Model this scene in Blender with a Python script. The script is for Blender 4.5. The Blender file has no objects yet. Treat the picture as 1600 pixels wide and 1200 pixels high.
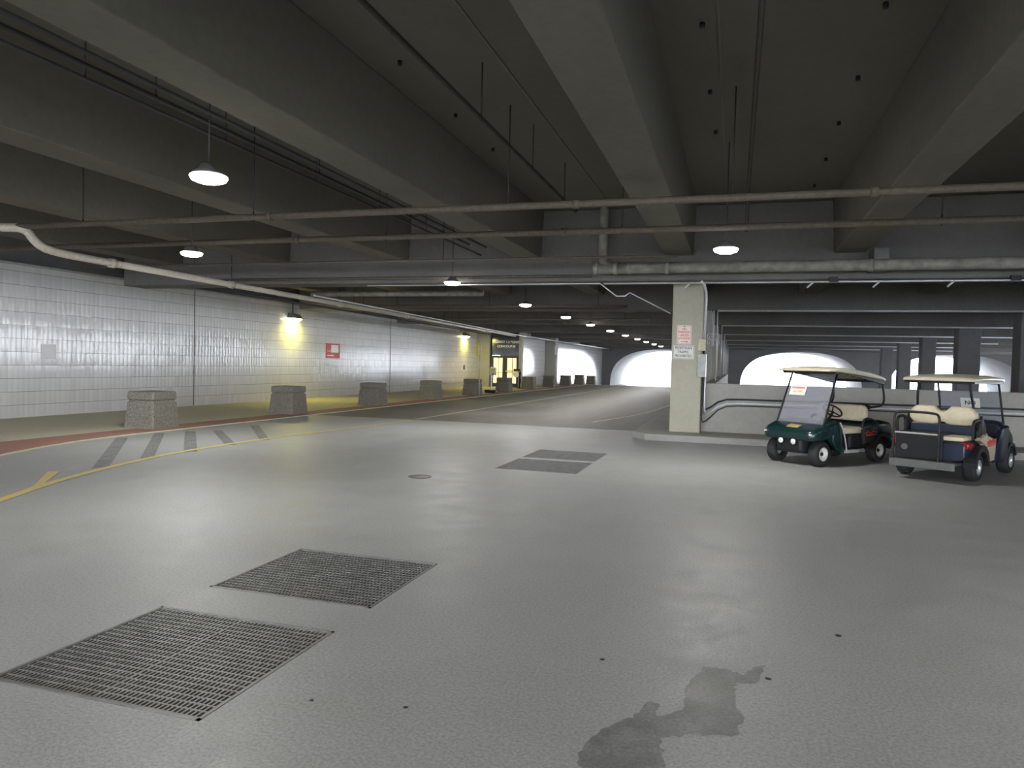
import bpy, bmesh, math, random
from mathutils import Vector, Matrix
random.seed(7)
S = bpy.context.scene
COL = S.collection
PI = math.pi

# ------------------------------------------------------------------ camera
cam_d = bpy.data.cameras.new('camera')
cam_d.sensor_fit = 'HORIZONTAL'; cam_d.sensor_width = 36.0
cam_d.lens = 36.0 * 1141.0 / 1600.0
cam_d.clip_end = 600
cam = bpy.data.objects.new('camera', cam_d); COL.objects.link(cam)
RT = [[0.9562019970457061, -0.031874158728261985, 0.2909669720967813],
      [0.29166962494394943, 0.020115146547858582, -0.9563075921294434],
      [0.024628656700262465, 0.9992894570066891, 0.028530867221605503]]
M = Matrix(RT).to_4x4(); M.translation = Vector((0, 0, 1.7))
cam.matrix_world = M
S.camera = cam

# ------------------------------------------------------------------ world, exposure
W = bpy.data.worlds.new('world'); S.world = W; W.use_nodes = True
wb = W.node_tree.nodes['Background']
wb.inputs[0].default_value = (0.86, 0.91, 1.0, 1); wb.inputs[1].default_value = 15.5
S.view_settings.view_transform = 'Standard'; S.view_settings.look = 'None'
S.view_settings.gamma = 1.0; S.view_settings.use_curve_mapping = False
S.view_settings.exposure = 0.5
LAMP_W = 92.0        # ceiling lamps
WALLPACK_W = 45.0

# ------------------------------------------------------------------ materials
def newmat(name):
    m = bpy.data.materials.new(name); m.use_nodes = True
    nt = m.node_tree; return m, nt, nt.nodes['Principled BSDF']
def N(nt, t, **kw):
    n = nt.nodes.new(t)
    for k, v in kw.items(): setattr(n, k, v)
    return n
def mixc(nt, fac, a, b, blend='MIX'):
    n = N(nt, 'ShaderNodeMix', data_type='RGBA', blend_type=blend)
    for i, v in ((0, fac), (6, a), (7, b)):
        if hasattr(v, 'is_linked') or isinstance(v, bpy.types.NodeSocket): nt.links.new(v, n.inputs[i])
        elif i == 0: n.inputs[0].default_value = v
        else: n.inputs[i].default_value = (*v, 1)
    return n.outputs[2]
def math_(nt, op, a, b=0.0, c=0.0):
    n = N(nt, 'ShaderNodeMath', operation=op)
    for i, v in enumerate((a, b, c)):
        if isinstance(v, bpy.types.NodeSocket): nt.links.new(v, n.inputs[i])
        else: n.inputs[i].default_value = v
    return n.outputs[0]
def ramp(nt, v, stops):
    n = N(nt, 'ShaderNodeValToRGB'); nt.links.new(v, n.inputs[0])
    e = n.color_ramp.elements
    while len(e) < len(stops): e.new(0.5)
    for i, (p, c) in enumerate(stops): e[i].position = p; e[i].color = (*c, 1) if len(c) == 3 else c
    return n.outputs[0]
def pos(nt): return N(nt, 'ShaderNodeNewGeometry').outputs['Position']
def noise(nt, scale, detail=4, rough=0.55, vec=None, stretch=None):
    v = vec or pos(nt)
    if stretch:
        mp = N(nt, 'ShaderNodeMapping'); mp.inputs['Scale'].default_value = stretch
        nt.links.new(v, mp.inputs[0]); v = mp.outputs[0]
    n = N(nt, 'ShaderNodeTexNoise'); nt.links.new(v, n.inputs['Vector'])
    n.inputs['Scale'].default_value = scale; n.inputs['Detail'].default_value = detail
    n.inputs['Roughness'].default_value = rough
    return n.outputs[0]
def bump(nt, bsdf, h, strength=0.2, dist=0.01):
    b = N(nt, 'ShaderNodeBump'); b.inputs['Strength'].default_value = strength
    b.inputs['Distance'].default_value = dist
    nt.links.new(h, b.inputs['Height']); nt.links.new(b.outputs[0], bsdf.inputs['Normal'])
def plain(name, c, rough=0.5, metal=0.0, var=0.12, scale=14, spec=0.5, trans=0.0):
    m, nt, b = newmat(name)
    n = noise(nt, scale)
    d = tuple(x * (1 - var) for x in c); l = tuple(min(1, x * (1 + var)) for x in c)
    nt.links.new(ramp(nt, n, [(0.3, d), (0.7, l)]), b.inputs['Base Color'])
    b.inputs['Roughness'].default_value = rough; b.inputs['Metallic'].default_value = metal
    b.inputs['Specular IOR Level'].default_value = spec
    return m
def emissive(name, c, s):
    m, nt, b = newmat(name)
    b.inputs['Base Color'].default_value = (*c, 1)
    b.inputs['Emission Color'].default_value = (*c, 1); b.inputs['Emission Strength'].default_value = s
    return m
def concrete(name, dark, light, rough=0.75, board=None, speck=0.0, spec=0.3):
    m, nt, b = newmat(name)
    n1 = noise(nt, 0.55, 6, 0.6, stretch=board); n2 = noise(nt, 9, 5, 0.65)
    c = ramp(nt, n1, [(0.3, dark), (0.7, light)])
    c = mixc(nt, 0.35, c, ramp(nt, n2, [(0.3, dark), (0.7, light)]))
    if speck:
        v = noise(nt, 70, 2, 0.5)
        c = mixc(nt, speck, c, ramp(nt, v, [(0.35, tuple(x*.25 for x in dark)), (0.5, light), (0.65, tuple(min(1, x*1.7) for x in light))]))
    nt.links.new(c, b.inputs['Base Color'])
    b.inputs['Roughness'].default_value = rough; b.inputs['Specular IOR Level'].default_value = spec
    bump(nt, b, n2, 0.25, 0.01)
    return m

def floor_material():
    m, nt, b = newmat('sealed_grey_floor_and_road')
    p = pos(nt); sx = N(nt, 'ShaderNodeSeparateXYZ'); nt.links.new(p, sx.inputs[0])
    n1 = noise(nt, 0.6, 8, 0.65); n2 = noise(nt, 2.2, 8, 0.75); n3 = noise(nt, 160, 2, 0.6)
    coat = ramp(nt, n1, [(0.38, (0.225, 0.236, 0.236)), (0.62, (0.355, 0.374, 0.38))])
    coat = mixc(nt, 0.5, coat, ramp(nt, n2, [(0.36, (0.195, 0.202, 0.195)), (0.5, (0.31, 0.324, 0.326)), (0.64, (0.40, 0.418, 0.42))]))
    coat = mixc(nt, 0.55, coat, ramp(nt, n3, [(0.35, (0.21, 0.21, 0.195)), (0.65, (0.39, 0.395, 0.39))]))
    warm = noise(nt, 0.9, 5, 0.6, stretch=(1, 1.3, 1))
    coat = mixc(nt, ramp(nt, warm, [(0.50, (0, 0, 0)), (0.72, (0.55, 0.55, 0.55))]), coat, (0.27, 0.265, 0.225))
    n4 = noise(nt, 55, 3, 0.7)
    coat = mixc(nt, 0.35, coat, ramp(nt, n4, [(0.36, (0.14, 0.14, 0.13)), (0.5, (0.31, 0.32, 0.315)), (0.64, (0.46, 0.47, 0.47))]))
    # older brown road concrete beyond the joint
    rs = noise(nt, 1.2, 6, 0.65, stretch=(3.0, 0.35, 1))
    road = ramp(nt, rs, [(0.3, (0.115, 0.108, 0.098)), (0.7, (0.20, 0.19, 0.172))])
    far = math_(nt, 'GREATER_THAN', sx.outputs[1], 19.3)
    c = mixc(nt, far, coat, road)
    nt.links.new(c, b.inputs['Base Color'])
    r1 = math_(nt, 'MULTIPLY_ADD', n2, 0.50, 0.24)
    r2 = math_(nt, 'MULTIPLY_ADD', rs, 0.30, 0.45)
    mr = N(nt, 'ShaderNodeMix'); nt.links.new(far, mr.inputs[0]); nt.links.new(r1, mr.inputs[2]); nt.links.new(r2, mr.inputs[3])
    nt.links.new(mr.outputs[0], b.inputs['Roughness'])
    b.inputs['Specular IOR Level'].default_value = 0.42
    h = math_(nt, 'ADD', math_(nt, 'MULTIPLY', n2, 1.0), math_(nt, 'MULTIPLY', n3, 0.25))
    bump(nt, b, h, 0.10, 0.02)
    return m

def tile_material(name):
    m, nt, b = newmat(name)
    p = pos(nt); sx = N(nt, 'ShaderNodeSeparateXYZ'); nt.links.new(p, sx.inputs[0])
    u = math_(nt, 'DIVIDE', math_(nt, 'ADD', sx.outputs[1], 0.0), 0.15)
    v = math_(nt, 'DIVIDE', sx.outputs[2], 0.335)
    fu = math_(nt, 'FRACT', u); fv = math_(nt, 'FRACT', v)
    iu = math_(nt, 'FLOOR', u); iv = math_(nt, 'FLOOR', v)
    cb = N(nt, 'ShaderNodeCombineXYZ'); nt.links.new(iu, cb.inputs[0]); nt.links.new(iv, cb.inputs[1])
    wn = N(nt, 'ShaderNodeTexWhiteNoise'); nt.links.new(cb.outputs[0], wn.inputs['Vector'])
    lineV = math_(nt, 'LESS_THAN', fv, 0.035)
    lineU = math_(nt, 'LESS_THAN', fu, 0.04)
    base = ramp(nt, wn.outputs[0], [(0.0, (0.66, 0.66, 0.645)), (1.0, (0.72, 0.72, 0.705))])
    base = mixc(nt, math_(nt, 'MULTIPLY', lineU, 0.10), base, (0.22, 0.22, 0.22))
    base = mixc(nt, math_(nt, 'MULTIPLY', lineV, 0.75), base, (0.16, 0.16, 0.16))
    nt.links.new(base, b.inputs['Base Color'])
    b.inputs['Roughness'].default_value = 0.13; b.inputs['Specular IOR Level'].default_value = 0.5
    # every glazed tile is set at a slightly different angle and bows a little
    sub = N(nt, 'ShaderNodeVectorMath', operation='SUBTRACT'); nt.links.new(wn.outputs['Color'], sub.inputs[0]); sub.inputs[1].default_value = (0.5, 0.5, 0.5)
    mul = N(nt, 'ShaderNodeVectorMath', operation='MULTIPLY'); nt.links.new(sub.outputs[0], mul.inputs[0]); mul.inputs[1].default_value = (0, 0.04, 0.014)
    cu = math_(nt, 'MULTIPLY', math_(nt, 'SUBTRACT', fu, 0.5), 0.16)
    cv = math_(nt, 'MULTIPLY', math_(nt, 'SUBTRACT', fv, 0.5), 0.015)
    c2 = N(nt, 'ShaderNodeCombineXYZ'); nt.links.new(cu, c2.inputs[1]); nt.links.new(cv, c2.inputs[2])
    g = N(nt, 'ShaderNodeNewGeometry')
    a1 = N(nt, 'ShaderNodeVectorMath', operation='ADD'); nt.links.new(g.outputs['Normal'], a1.inputs[0]); nt.links.new(mul.outputs[0], a1.inputs[1])
    a2 = N(nt, 'ShaderNodeVectorMath', operation='ADD'); nt.links.new(a1.outputs[0], a2.inputs[0]); nt.links.new(c2.outputs[0], a2.inputs[1])
    nn = N(nt, 'ShaderNodeVectorMath', operation='NORMALIZE'); nt.links.new(a2.outputs[0], nn.inputs[0])
    nt.links.new(nn.outputs[0], b.inputs['Normal'])
    return m

def glass_material(name, tint, haze=0.18):
    m, nt, b = newmat(name)
    t = N(nt, 'ShaderNodeBsdfTransparent'); t.inputs[0].default_value = (*tint, 1)
    mx = N(nt, 'ShaderNodeMixShader'); mx.inputs[0].default_value = haze
    b.inputs['Base Color'].default_value = (0.45, 0.46, 0.50, 1); b.inputs['Roughness'].default_value = 0.25
    nt.links.new(t.outputs[0], mx.inputs[1]); nt.links.new(b.outputs[0], mx.inputs[2])
    nt.links.new(mx.outputs[0], nt.nodes['Material Output'].inputs[0])
    return m
def stain_material(name, c, alpha, rough=0.3):
    m, nt, b = newmat(name)
    t = N(nt, 'ShaderNodeBsdfTransparent'); mx = N(nt, 'ShaderNodeMixShader')
    n = noise(nt, 5, 6, 0.65)
    f = math_(nt, 'MULTIPLY', ramp(nt, n, [(0.30, (0.45,)*3), (0.6, (1, 1, 1))]), alpha)
    nt.links.new(f, mx.inputs[0])
    b.inputs['Base Color'].default_value = (*c, 1); b.inputs['Roughness'].default_value = rough
    nt.links.new(t.outputs[0], mx.inputs[1]); nt.links.new(b.outputs[0], mx.inputs[2])
    nt.links.new(mx.outputs[0], nt.nodes['Material Output'].inputs[0])
    return m

MT = {}
MT['floor'] = floor_material()
MT['tile'] = tile_material('white_glazed_wall_tile')
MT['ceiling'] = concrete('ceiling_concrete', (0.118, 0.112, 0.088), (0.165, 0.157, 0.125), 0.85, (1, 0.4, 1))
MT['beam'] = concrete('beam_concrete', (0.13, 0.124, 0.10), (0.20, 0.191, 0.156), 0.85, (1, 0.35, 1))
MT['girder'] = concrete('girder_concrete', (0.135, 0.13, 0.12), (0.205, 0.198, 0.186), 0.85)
MT['column'] = concrete('column_concrete', (0.36, 0.35, 0.27), (0.49, 0.475, 0.38), 0.8)
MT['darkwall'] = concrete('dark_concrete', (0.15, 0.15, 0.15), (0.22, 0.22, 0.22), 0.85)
MT['lowwall'] = concrete('parapet_concrete', (0.32, 0.31, 0.28), (0.45, 0.44, 0.40), 0.8)
MT['kerb'] = concrete('kerb_concrete', (0.24, 0.24, 0.22), (0.34, 0.335, 0.31), 0.75)
MT['sidewalk'] = concrete('pavement_concrete', (0.45, 0.42, 0.31), (0.55, 0.52, 0.39), 0.7)
MT['red'] = concrete('worn_red_paving', (0.27, 0.14, 0.11), (0.36, 0.20, 0.16), 0.7)
MT['bollard'] = concrete('exposed_aggregate', (0.12, 0.116, 0.095), (0.205, 0.195, 0.162), 0.85, speck=0.75)
MT['block'] = concrete('warm_block_wall', (0.34, 0.33, 0.29), (0.46, 0.45, 0.40), 0.7)
MT['yellow'] = concrete('worn_yellow_paint', (0.42, 0.36, 0.16), (0.60, 0.49, 0.18), 0.6)
MT['paleline'] = concrete('worn_pale_paint', (0.42, 0.39, 0.29), (0.55, 0.51, 0.38), 0.6)
MT['greystripe'] = stain_material('rubbed_out_grey_stripe', (0.13, 0.13, 0.13), 0.38)
MT['stain'] = stain_material('dried_water_stain', (0.11, 0.112, 0.10), 0.42, 0.45)
MT['ground'] = concrete('outdoor_paving', (0.55, 0.55, 0.56), (0.65, 0.65, 0.66), 0.8)
MT['pipe'] = plain('painted_pipe', (0.12, 0.10, 0.075), 0.7, 0, 0.2)
MT['brownpipe'] = plain('brown_sprinkler_pipe', (0.045, 0.036, 0.028), 0.8)
MT['cream_pipe'] = plain('cream_wall_pipe', (0.62, 0.57, 0.47), 0.35)
MT['insul'] = plain('insulation_jacket', (0.26, 0.25, 0.215), 0.7, 0, 0.3, 5)
MT['conduit'] = plain('galvanised_conduit', (0.75, 0.76, 0.79), 0.38, 0.35, 0.08)
MT['darkconduit'] = plain('dark_conduit', (0.04, 0.04, 0.042), 0.8)
MT['steel'] = plain('grating_steel', (0.18, 0.18, 0.17), 0.5, 0.2, 0.25, 8)
MT['pit'] = plain('pit_wall', (0.05, 0.05, 0.045), 0.9)
MT['iron'] = plain('cast_iron', (0.14, 0.14, 0.135), 0.5, 0.5)
MT['housing'] = plain('lamp_housing', (0.12, 0.12, 0.12), 0.5)
MT['lens'] = emissive('lamp_lens', (1.0, 0.97, 0.93), 16.0)
MT['ylens'] = emissive('sodium_lens', (1.0, 0.93, 0.45), 22.0)
MT['black'] = plain('black_plastic', (0.014, 0.014, 0.016), 0.5, spec=0.3)
MT['rubber'] = plain('tyre_rubber', (0.018, 0.018, 0.02), 0.75)
MT['white'] = plain('white_enamel', (0.88, 0.88, 0.86), 0.35, 0, 0.04)
MT['whitetile'] = plain('bright_white_board', (0.90, 0.90, 0.90), 0.9, 0, 0.03)
MT['rim'] = plain('pale_rim_paint', (0.68, 0.67, 0.62), 0.4, 0.1, 0.06)
MT['alloy'] = plain('silver_hubcap', (0.55, 0.56, 0.58), 0.3, 0.6, 0.06)
MT['roof'] = plain('cream_roof_plastic', (0.62, 0.57, 0.43), 0.4, 0, 0.06)
MT['vinyl'] = plain('beige_vinyl', (0.62, 0.54, 0.38), 0.45, 0, 0.07)
MT['green'] = plain('dark_green_gelcoat', (0.007, 0.026, 0.028), 0.22)
MT['navy'] = plain('dark_navy_gelcoat', (0.010, 0.018, 0.040), 0.28)
MT['beigebody'] = plain('beige_body_panel', (0.60, 0.50, 0.37), 0.4)
MT['grey'] = plain('grey_trim', (0.42, 0.42, 0.40), 0.5)
MT['boxgrey'] = plain('grey_cabinet', (0.36, 0.38, 0.36), 0.5, 0.1)
MT['boxbeige'] = plain('beige_cabinet', (0.50, 0.46, 0.30), 0.5)
MT['redpaint'] = plain('red_sign_paint', (0.62, 0.05, 0.035), 0.35)
MT['paleredboard'] = plain('pinkish_sign_board', (0.78, 0.66, 0.58), 0.4, 0, 0.03)
MT['signwhite'] = plain('sign_white', (0.72, 0.72, 0.66), 0.4, 0, 0.03)
MT['ink'] = plain('black_lettering', (0.05, 0.05, 0.05), 0.5)
MT['gold'] = plain('gold_emblem', (0.55, 0.45, 0.16), 0.35, 0.4)
MT['redlens'] = plain('red_tail_lens', (0.28, 0.012, 0.02), 0.15)
MT['headlens'] = plain('clear_headlamp', (0.85, 0.85, 0.85), 0.12, 0.2, 0.03)
MT['darkglass'] = plain('dark_storefront_glass', (0.012, 0.017, 0.02), 0.12)
MT['darkframe'] = plain('dark_metal_frame', (0.025, 0.03, 0.03), 0.4)
MT['litglass'] = emissive('lit_corridor_seen_in_door', (1.0, 0.74, 0.45), 0.75)
MT['shield'] = glass_material('windshield_acrylic', (0.72, 0.73, 0.80), 0.30)
MT['shield2'] = glass_material('clear_windshield', (0.85, 0.88, 0.92), 0.14)
MT['beltyellow'] = plain('yellow_belt', (0.80, 0.68, 0.06), 0.5)
MT['yellowsign'] = plain('yellow_sign', (0.62, 0.50, 0.08), 0.5)

# ------------------------------------------------------------------ mesh helper
class MB:
    def __init__(s): s.v = []; s.f = []; s.sm = []
    def add(s, vs, fs, smooth=False):
        o = len(s.v); s.v += [tuple(v) for v in vs]
        for f in fs: s.f.append(tuple(i + o for i in f)); s.sm.append(smooth)
        return s
    def box(s, x0, x1, y0, y1, z0, z1):
        vs = [(x, y, z) for z in (z0, z1) for y in (y0, y1) for x in (x0, x1)]
        return s.add(vs, [(0, 2, 3, 1), (4, 5, 7, 6), (0, 1, 5, 4), (2, 6, 7, 3), (0, 4, 6, 2), (1, 3, 7, 5)])
    def hexa(s, b, t):
        return s.add(list(b) + list(t), [(3, 2, 1, 0), (4, 5, 6, 7), (0, 1, 5, 4), (1, 2, 6, 5), (2, 3, 7, 6), (3, 0, 4, 7)])
    def prism(s, poly, z0, z1):
        n = len(poly)
        zf0 = z0 if callable(z0) else (lambda x, y: z0); zf1 = z1 if callable(z1) else (lambda x, y: z1)
        vs = [(x, y, zf0(x, y)) for x, y in poly] + [(x, y, zf1(x, y)) for x, y in poly]
        fs = [tuple(range(n - 1, -1, -1)), tuple(range(n, 2 * n))] + [(i, (i + 1) % n, n + (i + 1) % n, n + i) for i in range(n)]
        return s.add(vs, fs)
    def tube(s, path, r, n=10, caps=True, closed=False):
        P = [Vector(p) for p in path]; m = len(P); rings = []
        up = None
        for i in range(m):
            if closed: t = (P[(i + 1) % m] - P[i - 1]).normalized()
            else: t = (P[min(i + 1, m - 1)] - P[max(i - 1, 0)]).normalized()
            if up is None:
                up = Vector((0, 0, 1)) if abs(t.z) < 0.9 else Vector((1, 0, 0))
            a = t.cross(up)
            if a.length < 1e-4: a = t.cross(Vector((0.3, 1, 0.1)))
            a.normalize(); b = a.cross(t).normalized(); up = b
            rings.append([P[i] + (a * math.cos(2 * PI * k / n) + b * math.sin(2 * PI * k / n)) * r for k in range(n)])
        vs = [v for R_ in rings for v in R_]; fs = []
        for i in range(m if closed else m - 1):
            j = (i + 1) % m
            for k in range(n): fs.append((i * n + k, i * n + (k + 1) % n, j * n + (k + 1) % n, j * n + k))
        s.add(vs, fs, True)
        if caps and not closed:
            o = len(s.v) - len(vs)
            s.f.append(tuple(o + k for k in range(n))); s.sm.append(False)
            s.f.append(tuple(o + (m - 1) * n + k for k in range(n - 1, -1, -1))); s.sm.append(False)
        return s
    def lathe(s, prof, c, axis='z', n=24):
        # prof: list of (r, h) along the axis
        vs = []
        for r, h in prof:
            for k in range(n):
                a = 2 * PI * k / n; p, q = r * math.cos(a), r * math.sin(a)
                if axis == 'z': vs.append((c[0] + p, c[1] + q, c[2] + h))
                elif axis == 'y': vs.append((c[0] + p, c[1] + h, c[2] + q))
                else: vs.append((c[0] + h, c[1] + p, c[2] + q))
        fs = []
        for i in range(len(prof) - 1):
            for k in range(n): fs.append((i * n + k, i * n + (k + 1) % n, (i + 1) * n + (k + 1) % n, (i + 1) * n + k))
        return s.add(vs, fs, True)
    def loft(s, secs, n=5, smooth=True):
        # secs: (x, half_width, z0, z1, corner_radius[, y_centre])
        rings = []
        for q in secs:
            x, hw, z0, z1, r = q[:5]; yc = q[5] if len(q) > 5 else 0
            r = min(r, hw * .99, (z1 - z0) * .495); ring = []
            for cy_, cz, a0 in ((hw - r, z1 - r, 0), (-hw + r, z1 - r, 90), (-hw + r, z0 + r, 180), (hw - r, z0 + r, 270)):
                for k in range(n + 1):
                    a = math.radians(a0 + 90 * k / n)
                    ring.append((x, yc + cy_ + r * math.cos(a), cz + r * math.sin(a)))
            rings.append(ring)
        m = len(rings[0]); vs = [v for r_ in rings for v in r_]; fs = []
        for i in range(len(rings) - 1):
            for k in range(m): fs.append((i * m + k, i * m + (k + 1) % m, (i + 1) * m + (k + 1) % m, (i + 1) * m + k))
        s.add(vs, fs, smooth)
        o = len(s.v) - len(vs)
        s.f.append(tuple(o + k for k in range(m - 1, -1, -1))); s.sm.append(False)
        s.f.append(tuple(o + (len(rings) - 1) * m + k for k in range(m))); s.sm.append(False)
        return s
    def rot(s, c, axis, ang, start=0):
        Rm = Matrix.Rotation(ang, 3, axis); c = Vector(c)
        for i in range(start, len(s.v)): s.v[i] = tuple(Rm @ (Vector(s.v[i]) - c) + c)
        return s
    def build(s, name, mat, parent=None, origin=None, bevel=0, fixn=True):
        o_ = Vector(origin) if origin else Vector((0, 0, 0))
        me = bpy.data.meshes.new(name)
        me.from_pydata([tuple(Vector(v) - o_) for v in s.v], [], s.f); me.update()
        for p, sm in zip(me.polygons, s.sm): p.use_smooth = sm
        if fixn:
            bm = bmesh.new(); bm.from_mesh(me); bmesh.ops.recalc_face_normals(bm, faces=bm.faces); bm.to_mesh(me); bm.free()
        me.materials.append(MT[mat] if isinstance(mat, str) else mat)
        o = bpy.data.objects.new(name, me); COL.objects.link(o); o.location = o_
        if parent: o.parent = parent
        if bevel:
            md = o.modifiers.new('bevel', 'BEVEL'); md.width = bevel; md.segments = 2; md.limit_method = 'ANGLE'
        return o
def tag(o, label, cat, group=None):
    o['label'] = label; o['category'] = cat
    if group: o['group'] = group
    return o
def thing(name, label, cat, loc=(0, 0, 0), rz=0, group=None):
    o = bpy.data.objects.new(name, None); COL.objects.link(o); o.empty_display_size = 0.1
    o.location = loc; o.rotation_euler = (0, 0, rz); return tag(o, label, cat, group)
def struct(o): o['kind'] = 'structure'; return o
def dup(root, loc, label, rz=None, group=None):
    r = root.copy(); COL.objects.link(r); r.location = loc; r['label'] = label
    if rz is not None: r.rotation_euler = (0, 0, rz)
    if group: r['group'] = group
    def rec(a, b):
        for ch in list(a.children):
            c = ch.copy(); COL.objects.link(c); c.parent = b; rec(ch, c)
    rec(root, r); return r
def text_mesh(name, body, size, mat, parent, loc, rot, align='CENTER', depth=0.002, sx=1.0, bold=0.0, spacing=1.0):
    cu = bpy.data.curves.new(name, 'FONT'); cu.body = body; cu.size = size
    cu.align_x = align; cu.align_y = 'CENTER'; cu.extrude = depth; cu.offset = bold; cu.space_line = spacing
    t = bpy.data.objects.new(name, cu); COL.objects.link(t)
    dg = bpy.context.evaluated_depsgraph_get(); me = bpy.data.meshes.new_from_object(t.evaluated_get(dg))
    bpy.data.objects.remove(t)
    me.materials.clear(); me.materials.append(MT[mat])
    o = bpy.data.objects.new(name, me); COL.objects.link(o)
    o.location = loc; o.rotation_euler = rot; o.scale = (sx, 1, 1)
    if parent: o.parent = parent
    return o
def rounded(w, h, r, n=4):
    out = []
    for cx_, cy_, a0 in ((w/2-r, h/2-r, 0), (-w/2+r, h/2-r, 90), (-w/2+r, -h/2+r, 180), (w/2-r, -h/2+r, 270)):
        for k in range(n + 1):
            a = math.radians(a0 + 90 * k / n); out.append((cx_ + r * math.cos(a), cy_ + r * math.sin(a)))
    return out
def smooth_path(pts, it=2):
    P = [Vector(p) for p in pts]
    for _ in range(it):
        Q = [P[0]]
        for a, b in zip(P, P[1:]): Q += [a * .75 + b * .25, a * .25 + b * .75]
        Q.append(P[-1]); P = Q
    return P
def gz(y):        # the road starts to fall away gently far down the garage
    return 0.0 if y <= 62 else -0.026 * (min(y, 86) - 62)

# ------------------------------------------------------------------ large structure
WX = -17.2        # face of the long tiled wall
W2X = -14.9       # face of the far tiled wall
YA = 85.0         # arcade wall
holes = [(-3.65, -2.33, 2.79, 4.0), (-3.65, -2.33, 4.46, 5.65), (-3.65, -2.30, 11.14, 12.50), (-3.65, -2.30, 12.72, 14.0)]
xb = sorted({-17.3, -3.65, -2.33, -2.30, 31.0}); yb = sorted({-24.0, 62.0, 70.0, 78.0, 86.0, 98.0} | {h[2] for h in holes} | {h[3] for h in holes})
fl = MB()
for i in range(len(xb) - 1):
    for j in range(len(yb) - 1):
        x0, x1, y0, y1 = xb[i], xb[i+1], yb[j], yb[j+1]
        xm, ym = (x0+x1)/2, (y0+y1)/2
        if any(h[0] < xm < h[1] and h[2] < ym < h[3] for h in holes): continue
        fl.add([(x0, y0, gz(y0)), (x1, y0, gz(y0)), (x1, y1, gz(y1)), (x0, y1, gz(y1))], [(0, 1, 2, 3)])
for h in holes:   # drain pits under the gratings
    x0, x1, y0, y1 = h; d = -0.5
    fl.add([(x0,y0,0),(x1,y0,0),(x1,y1,0),(x0,y1,0),(x0,y0,d),(x1,y0,d),(x1,y1,d),(x0,y1,d)],
           [(0,4,5,1),(1,5,6,2),(2,6,7,3),(3,7,4,0),(4,7,6,5)])
struct(fl.build('floor', 'floor', fixn=False))
pits = MB()
for x0, x1, y0, y1 in holes: pits.box(x0+.004, x1-.004, y0+.004, y1-.004, -.49, -.48)
struct(pits.build('trim_1', 'pit'))

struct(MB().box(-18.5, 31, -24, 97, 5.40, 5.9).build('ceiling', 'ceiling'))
GY = [-18.5, -9.5, 17.2, 26.2, 35.3, 44.5, 53.6, 62.7, 71.8, 80.9]
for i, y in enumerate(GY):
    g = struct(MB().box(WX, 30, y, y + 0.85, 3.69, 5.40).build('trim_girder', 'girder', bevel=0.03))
BX = [-15.4, -11.9, -8.38, -4.88, -1.30, 2.28, 5.86, 9.44, 13.0, 16.6, 20.2, 23.8, 27.4]
spans = [(GY[i] + 0.85, GY[i+1]) for i in range(len(GY) - 1)] + [(GY[-1] + .85, YA)]
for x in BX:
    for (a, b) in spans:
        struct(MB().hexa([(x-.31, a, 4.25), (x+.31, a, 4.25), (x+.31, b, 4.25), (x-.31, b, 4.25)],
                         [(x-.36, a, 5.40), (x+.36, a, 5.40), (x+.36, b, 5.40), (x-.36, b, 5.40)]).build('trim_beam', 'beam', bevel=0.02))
# slab joints
for x in (-2.86, -0.28):
    struct(MB().box(x-.012, x+.012, -9, 17.2, 5.385, 5.401).build('trim_slab_joint', 'girder'))

struct(MB().box(WX-.3, WX, -24, 48.0, 0, 3.84).build('wall_left', 'tile'))
struct(MB().box(WX-.9, WX-.3, -24, 48.0, 0, 5.4).build('wall_left_upper', 'darkwall'))
struct(MB().box(WX-.32, WX+.03, -24, 48.0, 3.84, 3.90).build('trim_wall_cap', 'grey'))
for y in (20.15, 34.6):
    struct(MB().box(WX-.01, WX+.006, y-.022, y+.022, 0.03, 3.84).build('trim_wall_joint', 'girder'))
# end return of the tiled wall (plain warm blocks) beside the doorway
struct(MB().box(WX-.3, -16.30, 48.0, 48.4, 0, 4.05).build('wall_return', 'block'))
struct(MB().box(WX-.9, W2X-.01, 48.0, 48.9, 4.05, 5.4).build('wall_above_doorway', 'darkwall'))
struct(MB().box(W2X-.3, W2X, 48.42, YA, -.7, 4.0).build('wall_far_left', 'tile'))
struct(MB().box(W2X-.9, W2X-.3, 48.9, YA, -.7, 5.4).build('wall_far_left_upper', 'darkwall'))
struct(MB().box(W2X-.3, -14.02, 58.0, 58.9, -.05, 4.0).build('wall_pilaster', 'block', bevel=.02))
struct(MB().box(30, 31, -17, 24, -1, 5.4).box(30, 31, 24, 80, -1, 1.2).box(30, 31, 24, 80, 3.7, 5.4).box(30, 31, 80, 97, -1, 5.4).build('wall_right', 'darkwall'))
# unseen openings added in the back and right walls to let in daylight
struct(MB().box(-18.5, -15.5, -17, -16, -1, 5.4).box(17, 31, -17, -16, -1, 5.4).box(-15.5, 17, -17, -16, 3.7, 5.4).build('wall_back', 'darkwall'))

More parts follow.
